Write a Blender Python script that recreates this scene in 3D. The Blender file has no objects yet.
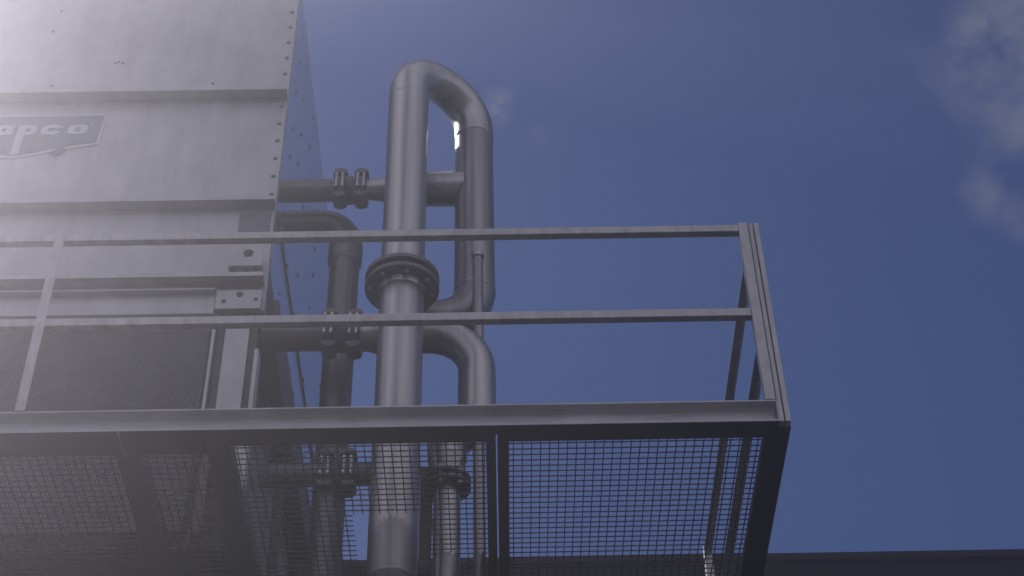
import bpy, bmesh, math, random
from mathutils import Vector, Matrix
R = math.radians
C = bpy.context.scene.collection
S = bpy.context.scene
random.seed(7)

# ------------------------------------------------------------------ camera
cam_d = bpy.data.cameras.new('camera')
cam = bpy.data.objects.new('camera', cam_d); C.objects.link(cam)
r_ = Vector((0.99982747, 0.0025686, -0.01839659))
u_ = Vector((0.01515518, -0.68545653, 0.72795581))
f_ = Vector((0.01074023, 0.72810902, 0.6853772))
cam.matrix_world = Matrix(((r_.x, u_.x, -f_.x, 0), (r_.y, u_.y, -f_.y, 0), (r_.z, u_.z, -f_.z, 0), (0, 0, 0, 1)))
cam_d.sensor_width = 36; cam_d.lens = 59.504
cam_d.clip_start = 0.05; cam_d.clip_end = 6000
S.camera = cam

# ------------------------------------------------------------------ light
SKY_TINT, FILL_CLOUD_L = (.57, .69, 1.0), 13.5
SUN_EL, SUN_AZ = 47, -48
sd = Vector((math.sin(R(SUN_AZ))*math.cos(R(SUN_EL)), math.cos(R(SUN_AZ))*math.cos(R(SUN_EL)), math.sin(R(SUN_EL))))
sun_d = bpy.data.lights.new('sun', 'SUN'); sun = bpy.data.objects.new('sun', sun_d); C.objects.link(sun)
sun_d.energy = 4.6; sun_d.angle = R(0.53); sun_d.color = (1.0, 0.955, 0.93)
sun.rotation_euler = sd.to_track_quat('Z', 'Y').to_euler(); sun.location = (-20, 30, 60)

W = bpy.data.worlds.new('World'); S.world = W; W.use_nodes = True
nt = W.node_tree; N = nt.nodes; L = nt.links
bg = N['Background']; bg.inputs['Strength'].default_value = 0.055
sky = N.new('ShaderNodeTexSky'); sky.sky_type = 'NISHITA'; sky.sun_disc = False
sky.sun_elevation = R(SUN_EL); sky.sun_rotation = R(SUN_AZ); sky.altitude = 1500
sky.air_density = 1.0; sky.dust_density = 0.2; sky.ozone_density = 3.0
tc = N.new('ShaderNodeTexCoord')
def cloud(dirv, lo, hi, scale, seed, thr0, thr1, stretch=(1, 1, 1)):
    """soft wispy cloud round one direction of the sky: noise times an angular falloff"""
    d = N.new('ShaderNodeVectorMath'); d.operation = 'DOT_PRODUCT'
    nz0 = N.new('ShaderNodeTexNoise'); nz0.inputs['Scale'].default_value = 9; nz0.inputs['Detail'].default_value = 3
    L.new(tc.outputs['Generated'], nz0.inputs['Vector'])
    w = N.new('ShaderNodeVectorMath'); w.operation = 'MULTIPLY_ADD'; w.inputs[1].default_value = (.09, .09, .09)
    L.new(nz0.outputs['Color'], w.inputs[0]); 
    off = N.new('ShaderNodeVectorMath'); off.operation = 'ADD'; off.inputs[1].default_value = (-.045, -.045, -.045)
    L.new(tc.outputs['Generated'], off.inputs[0]); L.new(off.outputs[0], w.inputs[2])
    nrm = N.new('ShaderNodeVectorMath'); nrm.operation = 'NORMALIZE'; L.new(w.outputs[0], nrm.inputs[0])
    L.new(nrm.outputs[0], d.inputs[0]); d.inputs[1].default_value = Vector(dirv).normalized()
    m = N.new('ShaderNodeMapRange'); m.interpolation_type = 'SMOOTHSTEP'
    m.inputs['From Min'].default_value = math.cos(R(hi)); m.inputs['From Max'].default_value = math.cos(R(lo))
    L.new(d.outputs['Value'], m.inputs['Value'])
    mp = N.new('ShaderNodeMapping'); mp.inputs['Location'].default_value = (seed, seed*.7, 0); mp.inputs['Scale'].default_value = stretch
    L.new(tc.outputs['Generated'], mp.inputs['Vector'])
    nz = N.new('ShaderNodeTexNoise'); nz.inputs['Scale'].default_value = scale; nz.inputs['Detail'].default_value = 9; nz.inputs['Roughness'].default_value = .62
    L.new(mp.outputs[0], nz.inputs['Vector'])
    t = N.new('ShaderNodeMapRange'); t.inputs['From Min'].default_value = thr0; t.inputs['From Max'].default_value = thr1
    L.new(nz.outputs['Fac'], t.inputs['Value'])
    mu = N.new('ShaderNodeMath'); mu.operation = 'MULTIPLY'; mu.use_clamp = True
    L.new(m.outputs[0], mu.inputs[0]); L.new(t.outputs[0], mu.inputs[1])
    return mu.outputs[0]
def sdir(x, y): return (x-512)/1692.55*r_ + (288-y)/1692.55*u_ + f_
masks = [(cloud(sdir(1024, 40), 0.2, 2.9, 16, 3.1, .36, .66), .55),
         (cloud(sdir(1046, 165), 0.2, 2.9, 16, 5.3, .38, .68), .5),
         (cloud(sdir(492, 92), 0.1, 1.1, 60, 1.3, .44, .66), .35),
         (cloud(sdir(551, 130), 0.02, 0.55, 90, 8.3, .45, .70), .15),
         (cloud(sdir(930, 95), 0.3, 2.2, 22, 2.3, .48, .80), .12)]
tint = N.new('ShaderNodeMix'); tint.data_type = 'RGBA'; tint.blend_type = 'MULTIPLY'; tint.inputs['Factor'].default_value = 1
tint.inputs['B'].default_value = (SKY_TINT[0], SKY_TINT[1], SKY_TINT[2], 1)
L.new(sky.outputs[0], tint.inputs['A']); cur = tint.outputs['Result']
for o, k in masks:
    mx = N.new('ShaderNodeMix'); mx.data_type = 'RGBA'
    sc = N.new('ShaderNodeMath'); sc.operation = 'MULTIPLY'; sc.inputs[1].default_value = k
    L.new(o, sc.inputs[0]); L.new(sc.outputs[0], mx.inputs['Factor'])
    L.new(cur, mx.inputs['A']); mx.inputs['B'].default_value = (5.6, 5.5, 5.8, 1)
    cur = mx.outputs['Result']
# unseen broken cloud added behind the viewer as neutral fill light
sx = N.new('ShaderNodeSeparateXYZ'); L.new(tc.outputs['Generated'], sx.inputs[0])
mb = N.new('ShaderNodeMapRange'); mb.interpolation_type = 'SMOOTHSTEP'
mb.inputs['From Min'].default_value = .10; mb.inputs['From Max'].default_value = -.25; L.new(sx.outputs['Y'], mb.inputs['Value'])
nb = N.new('ShaderNodeTexNoise'); nb.inputs['Scale'].default_value = 3.2; nb.inputs['Detail'].default_value = 8; L.new(tc.outputs['Generated'], nb.inputs['Vector'])
tb = N.new('ShaderNodeMapRange'); tb.inputs['From Min'].default_value = .36; tb.inputs['From Max'].default_value = .56; L.new(nb.outputs['Fac'], tb.inputs['Value'])
mm = N.new('ShaderNodeMath'); mm.operation = 'MULTIPLY'; mm.use_clamp = True; L.new(mb.outputs[0], mm.inputs[0]); L.new(tb.outputs[0], mm.inputs[1])
mx = N.new('ShaderNodeMix'); mx.data_type = 'RGBA'; L.new(mm.outputs[0], mx.inputs['Factor']); L.new(cur, mx.inputs['A'])
mx.inputs['B'].default_value = (FILL_CLOUD_L*.98, FILL_CLOUD_L*.95, FILL_CLOUD_L*1.12, 1); cur = mx.outputs['Result']
L.new(cur, bg.inputs['Color'])

S.view_settings.view_transform = 'Standard'; S.view_settings.look = 'None'
S.view_settings.gamma = 1; S.view_settings.use_curve_mapping = False
S.view_settings.exposure = 0.0
S.cycles.use_denoising = True

# ------------------------------------------------------------------ helpers
US = .941          # the unit is drawn at 1:1 round the eye point and built at this size
SCALED = []
def link(o):
    C.objects.link(o); return o
def thing(name, label, cat, loc=(0, 0, 0), group=None):
    o = link(bpy.data.objects.new(name, None)); o.location = loc; o['label'] = label; o['category'] = cat
    o.empty_display_size = .2
    if group: o['group'] = group
    return o
def worldloc(p):
    v = Vector((0, 0, 0))
    while p is not None: v += p.location; p = p.parent
    return v
def obj(name, bm, mat, parent=None, smooth=False, bevel=0, label=None, kind=None):
    """bm is in world coordinates; the mesh is stored relative to its parent"""
    bmesh.ops.recalc_face_normals(bm, faces=bm.faces)
    if parent is not None and SCALED and (parent is SCALED[0] or parent.parent is SCALED[0]): bmesh.ops.scale(bm, vec=(US,)*3, verts=bm.verts)
    if parent is not None: bmesh.ops.translate(bm, verts=bm.verts, vec=-worldloc(parent))
    me = bpy.data.meshes.new(name); bm.to_mesh(me); bm.free()
    me.materials.append(mat)
    if smooth:
        for p in me.polygons: p.use_smooth = True
    o = link(bpy.data.objects.new(name, me)); o.parent = parent
    if bevel:
        b = o.modifiers.new('bevel', 'BEVEL'); b.width = bevel; b.segments = 2; b.limit_method = 'ANGLE'; b.angle_limit = R(40)
    if smooth:
        me.set_sharp_from_angle(angle=R(38))
    if label: o['label'] = label
    if kind: o['kind'] = kind
    return o
def copy_to(o, delta, parent=None):
    c = o.copy(); c.location = o.location + Vector(delta); link(c)
    if parent is not None: c.parent = parent
    return c
def box(bm, x0, x1, y0, y1, z0, z1):
    v = [bm.verts.new(p) for p in ((x0,y0,z0),(x1,y0,z0),(x1,y1,z0),(x0,y1,z0),(x0,y0,z1),(x1,y0,z1),(x1,y1,z1),(x0,y1,z1))]
    for f in ((0,3,2,1),(4,5,6,7),(0,1,5,4),(1,2,6,5),(2,3,7,6),(3,0,4,7)): bm.faces.new([v[i] for i in f])
    return bm
def B(*a):
    bm = bmesh.new()
    for i in range(0, len(a), 6): box(bm, *a[i:i+6])
    return bm
def prism(bm, pts, axis, a0, a1):
    """extrude a 2D outline; axis x: pts=(y,z); axis y: pts=(x,z); axis z: pts=(x,y)"""
    def P(p, a): return {'x': (a, p[0], p[1]), 'y': (p[0], a, p[1]), 'z': (p[0], p[1], a)}[axis]
    A = [bm.verts.new(P(p, a0)) for p in pts]; D = [bm.verts.new(P(p, a1)) for p in pts]
    bm.faces.new(A); bm.faces.new(D[::-1])
    n = len(pts)
    for i in range(n): bm.faces.new((A[i], D[i], D[(i+1) % n], A[(i+1) % n]))
    return bm
def fillet(pts, rads, seg=14):
    """polyline with rounded corners -> list of (point)"""
    out = [Vector(pts[0])]
    for i in range(1, len(pts)-1):
        a, b, c = Vector(pts[i-1]), Vector(pts[i]), Vector(pts[i+1])
        u = (a-b).normalized(); w = (c-b).normalized(); ang = u.angle(w); r = rads[i-1]
        t = r/math.tan(ang/2); p0 = b+u*t; cen = b+(u+w).normalized()*(r/math.sin(ang/2))
        v0 = p0-cen; ax = v0.cross((b+w*t)-cen).normalized(); tot = math.pi-ang
        for k in range(seg+1): out.append(cen+Matrix.Rotation(tot*k/seg, 3, ax) @ v0)
    out.append(Vector(pts[-1])); return out
def tube(bm, path, rad, n=40, caps=True):
    """swept round section, rad a number or one per point"""
    if not hasattr(rad, '__len__'): rad = [rad]*len(path)
    path = [Vector(p) for p in path]
    t = (path[1]-path[0]).normalized()
    nrm = t.orthogonal().normalized(); rings = []
    for i, p in enumerate(path):
        tn = (path[min(i+1, len(path)-1)]-path[max(i-1, 0)]).normalized()
        q = t.rotation_difference(tn); nrm = (q @ nrm).normalized(); t = tn; bn = t.cross(nrm)
        rings.append([bm.verts.new(p+(nrm*math.cos(2*math.pi*k/n)+bn*math.sin(2*math.pi*k/n))*rad[i]) for k in range(n)])
    for a, b in zip(rings, rings[1:]):
        for k in range(n): bm.faces.new((a[k], a[(k+1) % n], b[(k+1) % n], b[k]))
    if caps: bm.faces.new(rings[0][::-1]); bm.faces.new(rings[-1])
    return bm
def T(path, rad, n=40): return tube(bmesh.new(), path, rad, n)
def ring(c, ax, r0, w, proud, n=40):
    """a weld bead round a pipe"""
    c = Vector(c); ax = Vector(ax).normalized()
    pr = [(-w, 0), (-w*.6, proud*.8), (0, proud), (w*.6, proud*.8), (w, 0)]
    return T([c+ax*a for a, _ in pr], [r0-.002+h for _, h in pr], n)
def washer(c, ax, ro, ri, th, n=48, ch=.003):
    """flat flange disc with a bore"""
    bm = bmesh.new(); c = Vector(c); ax = Vector(ax).normalized(); e1 = ax.orthogonal().normalized(); e2 = ax.cross(e1)
    prof = [(ri, -th/2), (ro-ch, -th/2), (ro, -th/2+ch), (ro, th/2-ch), (ro-ch, th/2), (ri, th/2)]
    rs = [[bm.verts.new(c+ax*h+(e1*math.cos(2*math.pi*k/n)+e2*math.sin(2*math.pi*k/n))*r) for k in range(n)] for r, h in prof]
    for j in range(len(rs)):
        a, b = rs[j], rs[(j+1) % len(rs)]
        for k in range(n): bm.faces.new((a[k], a[(k+1) % n], b[(k+1) % n], b[k]))
    return bm
def hexbolt(bm, a, b, r_sh, r_hd, hd):
    """threaded bar from a to b with a hexagon head or nut near each end"""
    a, b = Vector(a), Vector(b); d = (b-a).normalized()
    tube(bm, [a, b], r_sh, 12)
    tube(bm, [a+d*.006, a+d*(.006+hd)], r_hd, 6); tube(bm, [b-d*(.006+hd), b-d*.006], r_hd, 6)
    return bm

# ------------------------------------------------------------------ materials
def mat(name, col, rough=.5, metal=0., var=.12, scale=(4, 4, 4), detail=6, bump=0., bscale=60, spot=None, rvar=.1, spec=.5, col2=None, streak=None):
    m = bpy.data.materials.new(name); m.use_nodes = True
    n = m.node_tree.nodes; l = m.node_tree.links; p = n['Principled BSDF']
    p.inputs['Metallic'].default_value = metal; p.inputs['Specular IOR Level'].default_value = spec
    tcn = n.new('ShaderNodeTexCoord'); mp = n.new('ShaderNodeMapping'); mp.inputs['Scale'].default_value = scale
    l.new(tcn.outputs['Object'], mp.inputs['Vector'])
    nz = n.new('ShaderNodeTexNoise'); nz.inputs['Scale'].default_value = 1; nz.inputs['Detail'].default_value = detail; nz.inputs['Roughness'].default_value = .6
    l.new(mp.outputs[0], nz.inputs['Vector'])
    mr = n.new('ShaderNodeMapRange'); mr.inputs['From Min'].default_value = .3; mr.inputs['From Max'].default_value = .7
    l.new(nz.outputs['Fac'], mr.inputs['Value'])
    mx = n.new('ShaderNodeMix'); mx.data_type = 'RGBA'
    c = Vector(col); c2 = Vector(col2) if col2 else c*(1+var); c1 = c*(1-var)
    mx.inputs['A'].default_value = (*c1, 1); mx.inputs['B'].default_value = (*c2, 1)
    l.new(mr.outputs[0], mx.inputs['Factor']); cur = mx.outputs['Result']
    if streak:   # run marks, stains or scuffs: (scale vec, from, to, colour, amount)
        sv, a, b, cc, am = streak
        mp2 = n.new('ShaderNodeMapping'); mp2.inputs['Scale'].default_value = sv; mp2.inputs['Location'].default_value = (3.3, 1.7, .4)
        l.new(tcn.outputs['Object'], mp2.inputs['Vector'])
        n2 = n.new('ShaderNodeTexNoise'); n2.inputs['Scale'].default_value = 1; n2.inputs['Detail'].default_value = 8; n2.inputs['Roughness'].default_value = .65
        l.new(mp2.outputs[0], n2.inputs['Vector'])
        m2 = n.new('ShaderNodeMapRange'); m2.inputs['From Min'].default_value = a; m2.inputs['From Max'].default_value = b; m2.inputs['To Max'].default_value = am
        l.new(n2.outputs['Fac'], m2.inputs['Value'])
        x2 = n.new('ShaderNodeMix'); x2.data_type = 'RGBA'; x2.inputs['B'].default_value = (*cc, 1)
        l.new(m2.outputs[0], x2.inputs['Factor']); l.new(cur, x2.inputs['A']); cur = x2.outputs['Result']
    l.new(cur, p.inputs['Base Color'])
    rr = n.new('ShaderNodeMapRange'); rr.inputs['To Min'].default_value = rough-rvar; rr.inputs['To Max'].default_value = rough+rvar
    l.new(nz.outputs['Fac'], rr.inputs['Value']); l.new(rr.outputs[0], p.inputs['Roughness'])
    if bump:
        nb = n.new('ShaderNodeTexNoise'); nb.inputs['Scale'].default_value = bscale; nb.inputs['Detail'].default_value = 4
        l.new(tcn.outputs['Object'], nb.inputs['Vector'])
        bp = n.new('ShaderNodeBump'); bp.inputs['Strength'].default_value = bump; bp.inputs['Distance'].default_value = .01
        l.new(nb.outputs['Fac'], bp.inputs['Height']); l.new(bp.outputs[0], p.inputs['Normal'])
    return m
M_panel = mat('galvanised_sheet', (.44, .43, .43), .46, .45, .15, (5, 5, 3), 10, .20, 2.0, streak=((11, 11, .8), .50, .72, (.27, .26, .26), .32))
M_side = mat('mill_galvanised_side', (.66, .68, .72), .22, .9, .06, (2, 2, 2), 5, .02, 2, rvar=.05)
M_rail = mat('galvanised_rail', (.47, .455, .445), .5, .3, .20, (16, 16, 7), 9, .2, 90, streak=((30, 30, 3), .5, .8, (.22, .21, .21), .5))
M_chan = mat('galvanised_channel', (.50, .49, .49), .5, .3, .14, (5, 5, 9), 8, .06, 60, streak=((3, 10, 30), .5, .75, (.20, .19, .19), .5))
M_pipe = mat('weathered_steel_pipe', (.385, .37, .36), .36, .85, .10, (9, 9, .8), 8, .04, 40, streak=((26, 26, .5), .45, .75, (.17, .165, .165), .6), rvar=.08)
M_pipe2 = mat('shade_toned_pipe', (.145, .138, .138), .42, .75, .12, (9, 9, 3), 8, .05, 40, rvar=.08)  # darker copy of the pipe steel, its tone standing in for shade
M_pipe3 = mat('shade_toned_stained_pipe', (.25, .245, .245), .38, .8, .14, (8, 8, 1.2), 8, .04, 40, streak=((20, 20, .8), .42, .7, (.12, .11, .11), .7), rvar=.08)  # pipe steel darkened for the shade on the down leg, plus stain streaks
M_fl = mat('dark_flange_steel', (.13, .125, .125), .5, .5, .15, (12, 12, 12), 6, .1, 50, streak=((7, 7, 7), .52, .72, (.13, .075, .05), .6))
M_bolt = mat('zinc_bolt', (.42, .42, .40), .35, .8, .1, (30, 30, 30), 3)
M_dark = mat('dark_grating_steel', (.075, .07, .07), .6, .3, .2, (10, 10, 10), 6, .1, 60)
M_frame = mat('dark_framing_steel', (.085, .08, .08), .6, .3, .15, (6, 6, 6), 6, .08, 40)
M_louv = mat('inlet_louvre_plastic', (.26, .255, .255), .75, 0, .15, (5, 5, 5), 6)
M_blk = mat('dark_cladding', (.011, .0105, .0115), .85, 0, .2, (1, 1, 3), 6, .1, 20, spec=.2)
M_sign = mat('sign_grey', (.15, .155, .17), .5, .1, .07, (4, 4, 4), 5)
M_white = mat('sign_white', (.54, .54, .54), .5, 0, .05, (8, 8, 8), 4)
M_riv = mat('rivet_zinc', (.15, .145, .145), .5, .4, .1, (9, 9, 9), 3)
M_conc = mat('yard_asphalt', (.07, .068, .07), .9, 0, .2, (.6, .6, .6), 8, .2, 8)
M_flex = mat('flexible_joint_rubber', (.07, .066, .068), .55, 0, .15, (9, 9, 9), 4)
M_rub = mat('black_rubber', (.03, .03, .03), .6, 0, .1, (9, 9, 9), 3)

# ------------------------------------------------------------------ ground
g = B(-1000, 1000, -1000, 1000, -1.9, -1.6)
o = obj('ground', g, M_conc); o['kind'] = 'structure'

# ------------------------------------------------------------------ dark building behind
BY, BZT = 10.6, 7.178
bld = thing('building', 'dark clad building whose flat roof edge shows low behind the walkway', 'building', (6, BY, -1.6))
obj('wall', B(-9, 16, BY, 24, -1.597, BZT-.062), M_blk, bld)
obj('parapet_cap', B(-9.05, 16.05, BY-.05, BY+.2, BZT-.06, BZT), M_blk, bld, bevel=.006)
bm = bmesh.new()
for i in range(62): box(bm, -8.9+i*.405, -8.86+i*.405, BY-.03, BY-.003, -1.5, BZT-.9)
obj('cladding_ribs', bm, M_blk, bld)

# ------------------------------------------------------------------ cooling unit
XW, YF, YB, XL = -1.347, 7.30, 11.0, -3.72
unit = thing('cooling_unit', 'big galvanised cooling unit with panelled front and a grey nameplate reading apco', 'cooling unit', (XW*US, YF*US, 4.865))
SCALED.append(unit)
def slab(name, x0, x1, y0, y1, z0, z1, m=M_panel, bev=.003, **k): return obj(name, B(x0, x1, y0, y1, z0, z1), m, unit, bevel=bev, **k)
slab('front_panel', XL, XW, YF, YF+.05, 8.602, 9.90)
slab('front_panel', XL, XW, YF, YF+.05, 7.560, 8.598)
slab('front_panel', XL, XW, YF, YF+.05, 6.72, 7.556)
# shelf-like joint flanges: underside sheet with a thin turned-up lip
for z, d in ((8.625, .085), (7.588, .075)):
    slab('joint_flange', XL, XW+.002, YF-d, YF-.002, z-.004, z+.010)
    slab('joint_flange', XL, XW+.002, YF-d-.004, YF-d-.001, z-.006, z+.026, bev=.001)
slab('joint_flange', XL, XW-.012, YF-.10, YF-.002, 6.925, 6.935)
slab('joint_flange', XL, XW-.012, YF-.105, YF-.1005, 6.905, 6.937, bev=.001)
# lower rail: box section above the inlet
slab('sill_rail', XL, -1.635, YF-.03, YF-.003, 6.668, 6.838)
slab('sill_rail', XL, -1.635, YF-.075, YF-.0305, 6.830, 6.840, bev=.001)
slab('drip_edge', XL, -1.60, YF-.045, YF-.0002, 6.650, 6.6665, M_frame, bev=.001)
# patches and lifting brackets by the corner
slab('cover_plate', -1.56, -1.366, YF-.008, YF-.002, 7.30, 7.535, M_sign)
def bracket(x0, x1, z0, z1, holes, depth):
    bm = bmesh.new(); n = 20
    # solid plate; black discs on its face paint the dark of the holes
    obj('lifting_bracket', box(bm, x0, x1, YF-depth, YF-depth+.008, z0, z1), M_panel, unit, bevel=.002)
    p = obj('lifting_bracket', B(x0, x1, YF-depth+.0085, YF-.002, z0, z0+.008), M_panel, unit)
    for hx, hz, r in holes:
        obj('hole_shade_disc', T([(hx, YF-depth-.003, hz), (hx, YF-depth+.002, hz)], r, 24), M_rub, unit, label='black disc standing in for the shaded hole in the corner bracket')
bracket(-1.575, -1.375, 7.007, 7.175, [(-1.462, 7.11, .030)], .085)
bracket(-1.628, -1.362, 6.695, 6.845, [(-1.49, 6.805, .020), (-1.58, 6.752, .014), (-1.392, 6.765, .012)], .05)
for hx in (-1.54, -1.475, -1.41):
    obj('bracket_bolt', T([(hx, YF-.05, 6.993), (hx, YF-.05, 7.008)], .014, 6), M_riv, unit)
# inlet: horizontal louvre blades behind a wire mesh, corner posts
slab('inlet_back', XL, -1.64, YF+.16, YF+.17, 5.17, 6.649, M_louv)
bm = bmesh.new()
z = 5.20
while z < 6.60:
    prism(bm, [(YF+.01, z), (YF+.013, z-.003), (YF+.155, z+.045), (YF+.152, z+.048)], 'x', XL, -1.645); z += .026
obj('inlet_louvre', bm, M_louv, unit)
bm = bmesh.new()
x = XL
while x < -1.65:
    box(bm, x, x+.003, YF+.004, YF+.008, 5.17, 6.649); x += .0125
obj('inlet_louvre_ribs', bm, M_louv, unit)
slab('trim_strip', -1.630, -1.613, YF-.02, YF+.01, 5.85, 6.645, M_white)
slab('corner_post', -1.553, -1.415, YF-.02, YF+.07, 5.85, 6.66)
slab('corner_foot', -1.455, -1.372, YF-.03, YF+.0, 5.42, 5.849, M_white)
slab('corner_post', -1.606, -1.554, YF+.03, YF+.07, 5.17, 6.66, M_frame)
slab('corner_post', -1.414, -1.372, YF+.01, YF+.07, 5.17, 6.66, M_frame)
slab('corner_post', -1.371, -1.347, YF-.03, YF+.07, 5.17, 6.40, M_white)
slab('lintel', -1.60, XW-.01, YF+.0, YF+.07, 6.662, 6.718, M_frame)
# right-hand side wall
slab('side_panel', XW-.04, XW, YF+.052, YB, 7.612, 9.90, M_side)
slab('side_panel', XW-.04, XW, YF+.052, YB, 7.09, 7.608, M_side)
slab('side_seam', XW+.0005, XW+.012, YF+.052, YB, 7.604, 7.616, M_frame, bev=.002)
slab('side_beam', XW-.05, XW+.03, YF+.3, YB, 6.70, 7.085, M_frame, bev=.005)
slab('side_beam', XW-.05, XW-.005, YF+.052, YF+.298, 6.72, 7.085, M_frame)
slab('side_beam', XW-.05, XW+.02, YF+.2, YB, 5.17, 5.30, M_frame, bev=.005)
for y in (8.7, 9.9, 10.95):
    slab('corner_post', XW-.06, XW-.002, y-.06, y, 5.17, 6.698, M_frame)
slab('side_louvre', XW-.12, XW-.11, YF+.08, YB-.02, 5.31, 6.70, M_louv)
slab('top_sheet', XL, XW, YF+.052, YB, 9.901, 9.93)
slab('back_panel', XL, XW-.045, YB-.04, YB-.002, 5.17, 9.899)
slab('left_panel', XL, XL+.04, YF+.052, YB-.045, 5.17, 9.899)
slab('basin', XL+.05, XW-.13, YF+.2, YB-.05, 5.172, 5.6, M_frame)
# rivets (each a low dome)
bm = bmesh.new(); bmesh.ops.create_uvsphere(bm, u_segments=10, v_segments=6, radius=.011)
bmesh.ops.scale(bm, vec=(1, .45, 1), verts=bm.verts)
rme = bpy.data.meshes.new('rivet'); bm.to_mesh(rme); bm.free(); rme.materials.append(M_riv)
for p in rme.polygons: p.use_smooth = True
def rivet(x, y, z, side=False, s=1.):
    o = link(bpy.data.objects.new('rivet', rme)); o.parent = unit; o.location = Vector((x, y, z))*US-unit.location
    if side: o.rotation_euler.z = R(90)
    o.scale = (s, s, s)
z = 9.72
while z > 7.7:
    if not 8.58 < z < 8.72: rivet(XW-.035, YF-.002, z, s=1.35)
    z -= .168
rivet(XW-.035, YF-.002, 7.45); rivet(XW-.035, YF-.002, 7.0)
for x, z in ((-2.54, 9.02), (-2.49, 9.02), (-1.86, 8.79), (-2.52, 9.03), (-3.0, 9.6), (-3.02, 9.37), (-2.98, 9.78), (-2.93, 8.79)): rivet(x, YF-.002, z, s=.9)
for y in (7.62, 7.95, 8.4, 9.1, 10.0, 10.8):
    z = 9.7
    while z > 7.7:
        rivet(XW+.001, y+random.uniform(-.03, .03), z+random.uniform(-.03, .03), True, random.uniform(1.2, 1.9)); z -= .33
for i in range(14): rivet(XW+.001, 7.75+i*.24, 7.30+random.uniform(-.04, .04), True, 1.1)

# ---- nameplate: a grey field with a white edge, letters raised on it
sign = obj('nameplate', prism(bmesh.new(), [(-3.66, 8.487), (-2.515, 8.487), (-2.530, 8.195), (-2.62, 8.176), (-3.06, 8.066), (-3.5, 8.10), (-3.66, 8.10)], 'y', YF-.006, YF-.001), M_white, unit)
def on_sign(name, outline, m, y0, y1): return obj(name, prism(bmesh.new(), outline, 'y', y0, y1), m, sign)
on_sign('sign_field', [(-3.64, 8.470), (-2.532, 8.470), (-2.548, 8.210), (-2.70, 8.186), (-3.03, 8.098), (-3.5, 8.125), (-3.64, 8.125)], M_sign, YF-.009, YF-.0065)
on_sign('sign_mark', [(-2.835, 8.095), (-2.815, 8.13), (-2.77, 8.165), (-2.74, 8.18), (-2.745, 8.15), (-2.735, 8.13), (-2.76, 8.11), (-2.775, 8.098)], M_sign, YF-.0125, YF-.0095)
def glyph(cx, cz, w, h, iw, ih, a0=0, a1=360, extra=(), pw=2.8, shear=.16):
    """wide super-ellipse bowl with a counter, optionally open like a c, plus extra strokes"""
    bm = bmesh.new(); n = 40; full = a1-a0 >= 360
    def P(a, ww, hh):
        c, s = math.cos(R(a)), math.sin(R(a))
        x = math.copysign(abs(c)**(2/pw), c)*ww/2; z = math.copysign(abs(s)**(2/pw), s)*hh/2
        return (cx+x+z*shear, cz+z)
    ys = (YF-.013, YF-.0095); rows = []
    for k in range(n+1):
        a = a0+(a1-a0)*k/n; po, pi = P(a, w, h), P(a, iw, ih)
        rows.append([bm.verts.new((po[0], ys[0], po[1])), bm.verts.new((pi[0], ys[0], pi[1])), bm.verts.new((pi[0], ys[1], pi[1])), bm.verts.new((po[0], ys[1], po[1]))])
    for a, b in zip(rows, rows[1:]):
        for j in range(4): bm.faces.new((a[j], a[(j+1) % 4], b[(j+1) % 4], b[j]))
    for e in extra: prism(bm, e, 'y', YF-.0135, YF-.0095)
    obj('letter', bm, M_white, sign)
zc = 8.334
glyph(-2.685, zc, .132, .094, .034, .045)
glyph(-2.855, zc, .133, .094, .050, .034, 18, 342)
glyph(-3.005, zc, .115, .094, .032, .028, extra=[[(-3.069, 8.381), (-3.02, 8.381), (-3.030, 8.098), (-3.085, 8.089)]], shear=.10)
glyph(-3.165, zc, .115, .094, .036, .028, extra=[[(-3.125, 8.381), (-3.095, 8.381), (-3.108, 8.287), (-3.138, 8.287)]], shear=.10)
on_sign('registered_mark', [(-2.598+.013*math.cos(i*.628), 8.374+.010*math.sin(i*.628)) for i in range(10)], M_white, YF-.0125, YF-.0095)

# ------------------------------------------------------------------ walkway platform
Y0, ZB, ZT = 5.90, 4.718, 4.838
plat = thing('walkway_platform', 'raised steel walkway of channel beams and open mesh grating', 'walkway', (0, Y0, ZB))
def part(name, bm, m, parent=plat, bev=.002, **k): return obj(name, bm, m, parent, bevel=bev, **k)
def c_front(x0, x1):
    t, fl = .010, .052
    return prism(bmesh.new(), [(Y0, ZB), (Y0+fl+t, ZB), (Y0+fl+t, ZT), (Y0, ZT), (Y0, ZT-.007), (Y0+fl-.014, ZT-.011), (Y0+fl, ZT-.024), (Y0+fl, ZB+.024), (Y0+fl-.014, ZB+.011), (Y0, ZB+.007)], 'x', x0, x1)
part('front_channel', c_front(-3.10, 1.262), M_chan, bev=0)
part('underside_shade_strip', B(-3.10, 1.262, Y0+.001, Y0+.0625, ZB-.0045, ZB-.0006), M_frame)  # dark strip that paints the shade under the channel
part('end_plate', B(1.2623, 1.266, Y0+.002, Y0+.045, ZB+.001, ZT-.001), M_chan)
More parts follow.
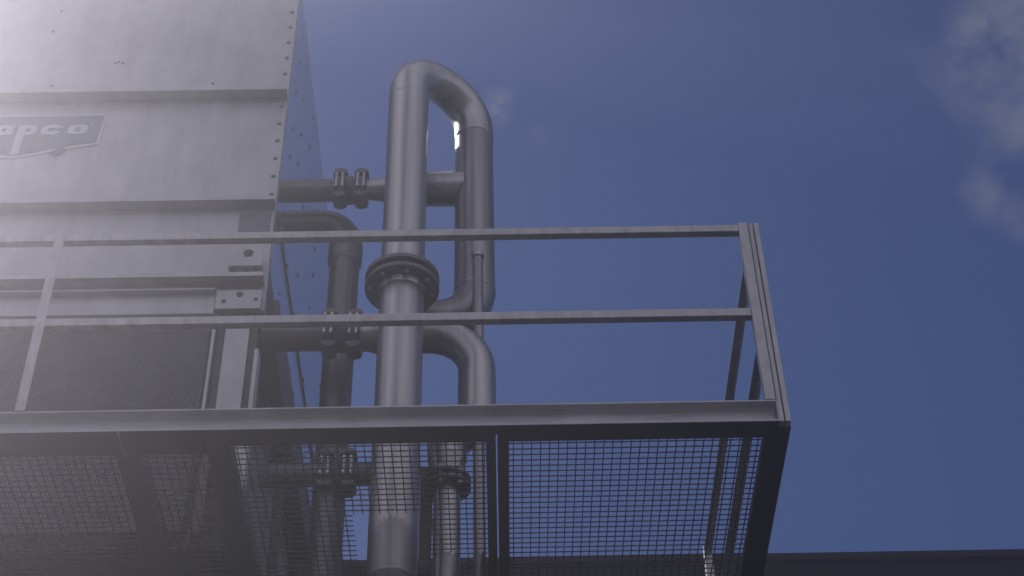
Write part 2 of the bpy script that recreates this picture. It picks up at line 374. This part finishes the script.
# module frames
def rect_frame(x0, x1, y0, y1, w, z0=ZB+.001, z1=ZB+.05, m=M_frame, front=None, left=True):
    f = front or w
    for b in (B(x0, x0+w, y0+f+.001, y1-w-.001, z0, z1), B(x0, x1, y0, y0+f, z0, z1), B(x0, x1, y1-w, y1, z0, z1), B(x1-w, x1, y0+f+.001, y1-w-.001, z0, z1)):
        if not left: left = True; continue
        part('frame_bar', b, m)
YR = 8.80
yy = Y0+.063
rect_frame(.0055, 1.262, yy, YR, .052, front=.060)
rect_frame(-1.20+.0005, -.0015, yy, YR, .045, front=.060, left=False)
part('end_channel', prism(bmesh.new(), [(1.263, ZB), (1.322, ZB), (1.322, ZB+.008), (1.275, ZB+.008), (1.275, ZT-.008), (1.322, ZT-.008), (1.322, ZT), (1.263, ZT)], 'y', Y0+.047, YR+.06), M_frame)
part('rear_channel', B(-1.34, 1.262, YR+.002, YR+.06, ZB, ZT), M_frame)
YU = 8.80
part('cross_beam', B(-1.305, -1.2005, yy, YR, ZB, ZB+.10), M_frame)
part('cross_beam', B(-1.717, -1.614, Y0+.18, YU, ZB, ZB+.10), M_frame)
part('cross_beam', B(-2.75, -2.65, Y0+.18, YU, ZB, ZB+.10), M_frame)
part('frame_bar', B(-3.10, -1.306, yy, Y0+.179, ZB+.001, ZB+.05), M_frame)
part('rear_channel', B(-3.10, -1.306, YU+.002, YU+.06, ZB, ZT), M_frame)
part('bright_gap_strip', B(-1.68, -1.672, Y0-.001, Y0+.175, ZB-.012, ZB-.005), M_chan)  # light strip drawn for the bright gap at this joint
def grating(x0, x1, y0, y1, hole=None):
    bm = bmesh.new(); p, zt, w = .0413, ZB+.040, .0046
    def cut(a, lo, hi, h):   # split a bar at the cut-out
        if h is None or not (h[0] < a < h[1]): return [(lo, hi)]
        out = []
        if h[2] > lo: out.append((lo, h[2]))
        if h[3] < hi: out.append((h[3], hi))
        return out
    x = x0+.02
    while x < x1:
        j = random.uniform(-.0007, .0007)
        for a, b in cut(x, y0, y1, hole): box(bm, x-w/2+j, x+w/2+j, a, b, zt, zt+.006)
        x += p
    y = y0+.02; hh = (hole[2], hole[3], hole[0], hole[1]) if hole else None
    while y < y1:
        j = random.uniform(-.0007, .0007)
        for a, b in cut(y, x0, x1, hh): box(bm, a, b, y-w/2+j, y+w/2+j, zt-.004, zt+.0005)
        y += p
    return part('grating_panel', bm, M_dark, bev=0)
grating(.058, 1.209, Y0+.122, YR-.05)
grating(-1.199, -.048, Y0+.122, YR-.05, hole=(-.690, -.336, 6.612, 7.05))
grating(-1.613, -1.306, Y0+.181, YU)
grating(-2.649, -1.718, Y0+.181, YU)
grating(-3.10, -2.751, Y0+.181, YU)
for x in (1.29, -1.25):
    part('support_leg', B(x-.05, x+.05, YR+.062, YR+.16, -1.598, ZT), M_frame)
for x in (-3.0,): part('support_leg', B(x-.05, x+.05, YR+.062, YR+.16, -1.598, ZT), M_frame)
for y in (9.2, 10.2): part('cross_beam', B(-3.10, -1.30, y, y+.12, ZB, 4.863), M_frame)

# ------------------------------------------------------------------ guard railing
rail = thing('guard_railing', 'light galvanised guard railing round the walkway with top rail and mid rail', 'railing', (1.26, Y0, ZT))
def rp(name, bm, m=M_rail, bev=.003, **k): return obj(name, bm, m, rail, bevel=bev, **k)
def angle_x(x0, x1, y0, z0, z1, d=.044, t=.006):     # angle iron: upright face in front, flat leg below it turned back
    return prism(bmesh.new(), [(y0, z0), (y0+d, z0), (y0+d, z0+t), (y0+t, z0+t), (y0+t, z1), (y0, z1)], 'x', x0, x1)
def sqt(x0, x1, y0, y1, z0, z1): return B(x0, x1, y0, y1, z0, z1)
rp('top_rail', sqt(-3.10, 1.2145, Y0, Y0+.042, 5.918, 5.962))
rp('mid_rail', sqt(-3.10, 1.2145, Y0, Y0+.042, 5.355, 5.402))
for x in (-2.158, -3.09):
    rp('post', B(x, x+.048, Y0-.0065, Y0-.0005, ZT+.001, 5.955))
rp('post', B(1.215, 1.262, Y0-.004, Y0+.042, ZT+.001, 5.975))
rp('post', B(1.2665, 1.288, Y0+.004, Y0+.045, ZB+.0, 5.974))
rp('post', B(1.2925, 1.316, Y0-.002, Y0+.045, ZB-.005, 5.972))
for z0, z1 in ((5.918, 5.962), (5.355, 5.402)):
    nm = 'top_rail' if z0 > 5.6 else 'mid_rail'
    rp(nm, prism(bmesh.new(), [(1.270, z1-.006), (1.308, z1-.006), (1.308, z0), (1.314, z0), (1.314, z1), (1.270, z1)], 'y', Y0+.047, 8.69))
rp('post', B(1.268, 1.316, 8.691, 8.739, ZT+.001, 5.975))

# ------------------------------------------------------------------ pipes
def flange_pair(parent, c, r, bore, th, gap, nb, bolt_r, hub=None, a0=.2):
    """two bolted discs with a gasket between; c = centre of the joint"""
    c = Vector(c)
    up = obj('flange', washer(c+Vector((0, 0, gap/2+th/2)), (0, 0, 1), r, bore, th), M_fl, parent, smooth=True)
    lo = obj('flange', washer(c-Vector((0, 0, gap/2+th/2)), (0, 0, 1), r, bore, th), M_fl, parent, smooth=True)
    obj('gasket', washer(c, (0, 0, 1), r*.80, bore, gap-.001), M_rub, parent, smooth=True)
    for k in range(nb):
        a = 2*math.pi*k/nb+a0; p = c+Vector((math.cos(a)*bolt_r, math.sin(a)*bolt_r, 0)); h = gap/2+th+.024
        obj('bolt', hexbolt(bmesh.new(), p-Vector((0, 0, h)), p+Vector((0, 0, h)), .009, .016, .014), M_bolt, lo)
    return lo

# A: tall riser with gooseneck return
PX, PY = -.502, 6.74
QX, QY = -.110, 7.08
goose = thing('gooseneck_pipe', 'tall grey riser pipe bending over in a gooseneck with a bolted flange midway', 'pipe', (PX, PY, 4.0))
def pp(name, bm, par, m=M_pipe, **k): return obj(name, bm, m, par, smooth=True, **k)
rad = .121
hd = Vector((QX-PX, QY-PY, 0)); dist = hd.length
ZS = 7.92; ZA = 8.00                                     # spring line of the bend
arc = []
for k in range(33):
    a = math.pi*k/32; q = 2/2.12; c_ = math.cos(a)
    arc.append(Vector((PX, PY, ZA))+hd*(1-math.copysign(abs(c_)**q, c_))/2+Vector((0, 0, (abs(math.sin(a))**q)*dist*.5)))
pp('riser', T([(PX, PY, 6.435), (PX, PY, ZS-.005)], rad, 56), goose)
pp('riser', T([(PX, PY, 4.465), (PX, PY, 6.32)], rad*1.0, 56), goose)
pp('return_bend', T([Vector((PX, PY, ZS-.004))]+arc+[Vector((QX, QY, ZS+.02))], rad, 56), goose)
legp = fillet([(QX, QY, ZS+.018), (QX, QY, 6.42), (-.50, QY, 6.42)], [.21], 16)
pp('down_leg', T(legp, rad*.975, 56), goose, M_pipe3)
for c, ax in (((PX, PY, ZS-.005), (0, 0, 1)), ((QX, QY, ZS+.02), (0, 0, 1)), ((QX, QY, 6.63), (0, 0, 1)), ((PX, PY, 4.462), (0, 0, 1))):
    pp('weld_seam', ring(c, ax, rad, .010, .004), goose)
m0 = arc[22]-arc[21]; pp('weld_seam', ring(arc[22], m0, rad, .005, .0025), goose)
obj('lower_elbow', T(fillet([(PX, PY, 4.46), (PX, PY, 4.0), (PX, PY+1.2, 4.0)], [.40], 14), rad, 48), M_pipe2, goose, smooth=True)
flange_pair(goose, (PX, PY, 6.385), .204, rad-.001, .030, .034, 8, .168)
pp('flange_hub', T([(PX, PY, 6.305), (PX, PY, 6.335)], [rad+.004, rad+.014], 56), goose)
pp('flange_hub', T([(PX, PY, 6.435), (PX, PY, 6.47)], [rad+.014, rad+.004], 56), goose)

def coupling(parent, x, y, z, r, ears=.05):
    """grooved pipe coupling: housing ring, ears above and below, pair of tie bolts at the front"""
    hs = obj('coupling', T([(x-.034, y, z), (x-.028, y, z), (x+.028, y, z), (x+.034, y, z)], [r+.004, r+.016, r+.016, r+.004], 36), M_fl, parent, smooth=True)
    for s in (-1, 1):
        bm = bmesh.new()
        prism(bm, [(x-.045, z+s*(r+.012)), (x+.045, z+s*(r+.012)), (x+.036, z+s*(r+.040)), (x+.012, z+s*(r+.052)), (x-.012, z+s*(r+.052)), (x-.036, z+s*(r+.040))], 'y', y-.075, y+.045)
        obj('ear', bm, M_fl, hs, bevel=.004)
    for dx in (-.019, .019):
        obj('bolt', hexbolt(bmesh.new(), (x+dx, y-r-.024, z-r*.95), (x+dx, y-r-.024, z+r*.75), .0085, .012, .012), M_bolt, hs)
    return hs

# B: upper branch from the unit through two couplings to the gooseneck
BZ = 7.50
br = thing('branch_pipe', 'upper horizontal branch pipe with two bolted couplings, running from the unit to the gooseneck', 'pipe', (-1.2, QY, BZ))
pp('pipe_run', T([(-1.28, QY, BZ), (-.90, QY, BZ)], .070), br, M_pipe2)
pp('pipe_run', T([(-.80, QY, BZ), (-.74, QY, BZ), (-.60, QY, BZ), (-.50, QY, BZ), (-.17, QY, BZ)], [.064, .064, .085, .109, .109], 44), br, M_pipe)
pp('weld_seam', ring((-.33, QY, BZ), (1, 0, 0), .109, .006, .003), br)
vx = -.857
pp('flexible_joint', T([(vx+d, QY, BZ) for d in (-.055, -.045, -.03, -.015, 0, .015, .03, .045, .055)], [.062, .072, .082, .087, .088, .087, .082, .072, .062], 36), br, M_flex)
coupling(br, -.921, QY, BZ, .070); coupling(br, -.793, QY, BZ, .068)

# C: dark drop pipe
CX, CY = -.892, 7.29
dr = thing('drop_pipe', 'dark drop pipe turning down from the unit just left of the tall riser', 'pipe', (CX, CY, 3.0))
pc = fillet([(-1.30, CY, 7.42), (CX, CY, 7.42), (CX, CY, 3.2)], [.16], 14)
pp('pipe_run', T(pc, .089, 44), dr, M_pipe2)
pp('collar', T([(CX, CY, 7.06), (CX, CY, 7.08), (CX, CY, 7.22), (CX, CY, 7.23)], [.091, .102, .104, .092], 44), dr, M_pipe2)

# D: middle return pipe, elbow and lower flange
DY, DZ, DX = 7.0, 6.24, -.099
rt = thing('elbow_pipe', 'middle horizontal pipe passing behind the riser and curving down at its right', 'pipe', (DX, DY, 5.0))
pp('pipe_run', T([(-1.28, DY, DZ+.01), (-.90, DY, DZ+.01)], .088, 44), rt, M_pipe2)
vx = -.842
pp('flexible_joint', T([(vx+d, DY, DZ+.01) for d in (-.06, -.05, -.035, -.015, 0, .015, .035, .05, .06)], [.075, .086, .096, .1, .1, .1, .096, .086, .075], 40), rt, M_flex)
pd = fillet([(-.66, DY, DZ), (DX, DY, DZ), (DX, DY, 5.66), (-.254, DY, 5.46), (-.254, DY, 5.37)], [.27, .16, .10], 16)
pp('pipe_run', T([(-.79, DY, DZ), (-.70, DY, DZ), (-.661, DY, DZ)], [.086, .088, .1], 44), rt)
pp('elbow', T(pd, .102, 52), rt)
pp('reducer', T([(-.254, DY, 5.375), (-.254, DY, 5.33), (-.254, DY, 5.26)], [.102, .09, .072], 44), rt)
coupling(rt, -.911, DY, DZ+.01, .088); coupling(rt, -.772, DY, DZ+.005, .088)
flange_pair(rt, (-.254, DY, 5.215), .122, .068, .022, .022, 6, .100)
pp('pipe_run', T([(-.254, DY, 5.19), (-.254, DY, 3.4)], .069, 40), rt)

# E: low dark branch under the deck level
EY, EZ = 7.22, 5.455
lb = thing('lower_branch_pipe', 'low dark horizontal pipe with one coupling seen through the mesh left of the riser', 'pipe', (-1.2, EY, EZ))
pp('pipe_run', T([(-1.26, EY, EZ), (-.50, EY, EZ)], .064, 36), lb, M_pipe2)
coupling(lb, -.785, EY, EZ, .070); coupling(lb, -.905, EY, EZ, .070)
pp('flexible_joint', T([(-.845+d, EY, EZ) for d in (-.04, -.02, 0, .02, .04)], [.068, .08, .084, .08, .068], 32), lb, M_flex)

# thin drain pipe
th = thing('drain_pipe', 'thin vertical drain pipe in front of the gooseneck down leg', 'pipe', (-.09, 6.972, 3.4))
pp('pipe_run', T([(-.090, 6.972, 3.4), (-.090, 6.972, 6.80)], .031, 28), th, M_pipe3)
pp('pipe_cap', T([(-.090, 6.972, 6.802), (-.090, 6.972, 6.83), (-.090, 6.972, 6.84)], [.037, .037, .028], 28), th)

# dark upright added to fill the dark strip beside the lower pipes
sp = thing('dark_upright', 'dark upright bar added under the walkway between the tall riser and the flanged pipe', 'steel post', (-.365, 7.13, -1.6))
bm = bmesh.new(); prism(bm, [(-.40, 7.12), (-.335, 7.12), (-.335, 7.126), (-.364, 7.126), (-.364, 7.18), (-.371, 7.18), (-.371, 7.126), (-.40, 7.126)], 'z', -1.597, 5.42)
obj('bar', bm, M_frame, sp)
obj('base_plate', B(-.46, -.27, 7.05, 7.24, -1.599, -1.585), M_frame, sp)

# ------------------------------------------------------------------ haze volume added in place of lens glare
hz = B(-1010, 1010, -1010, 1010, -2.9, 10.6)
mh = bpy.data.materials.new('glare_haze'); mh.use_nodes = True; n = mh.node_tree.nodes
n.remove(n['Principled BSDF'])
pv = n.new('ShaderNodeVolumePrincipled'); pv.inputs['Color'].default_value = (.90, .89, 1.0, 1)
pv.inputs['Density'].default_value = .017; pv.inputs['Anisotropy'].default_value = .875
mh.node_tree.links.new(pv.outputs[0], n['Material Output'].inputs['Volume'])
o = obj('glare_haze', hz, mh); o['kind'] = 'stuff'
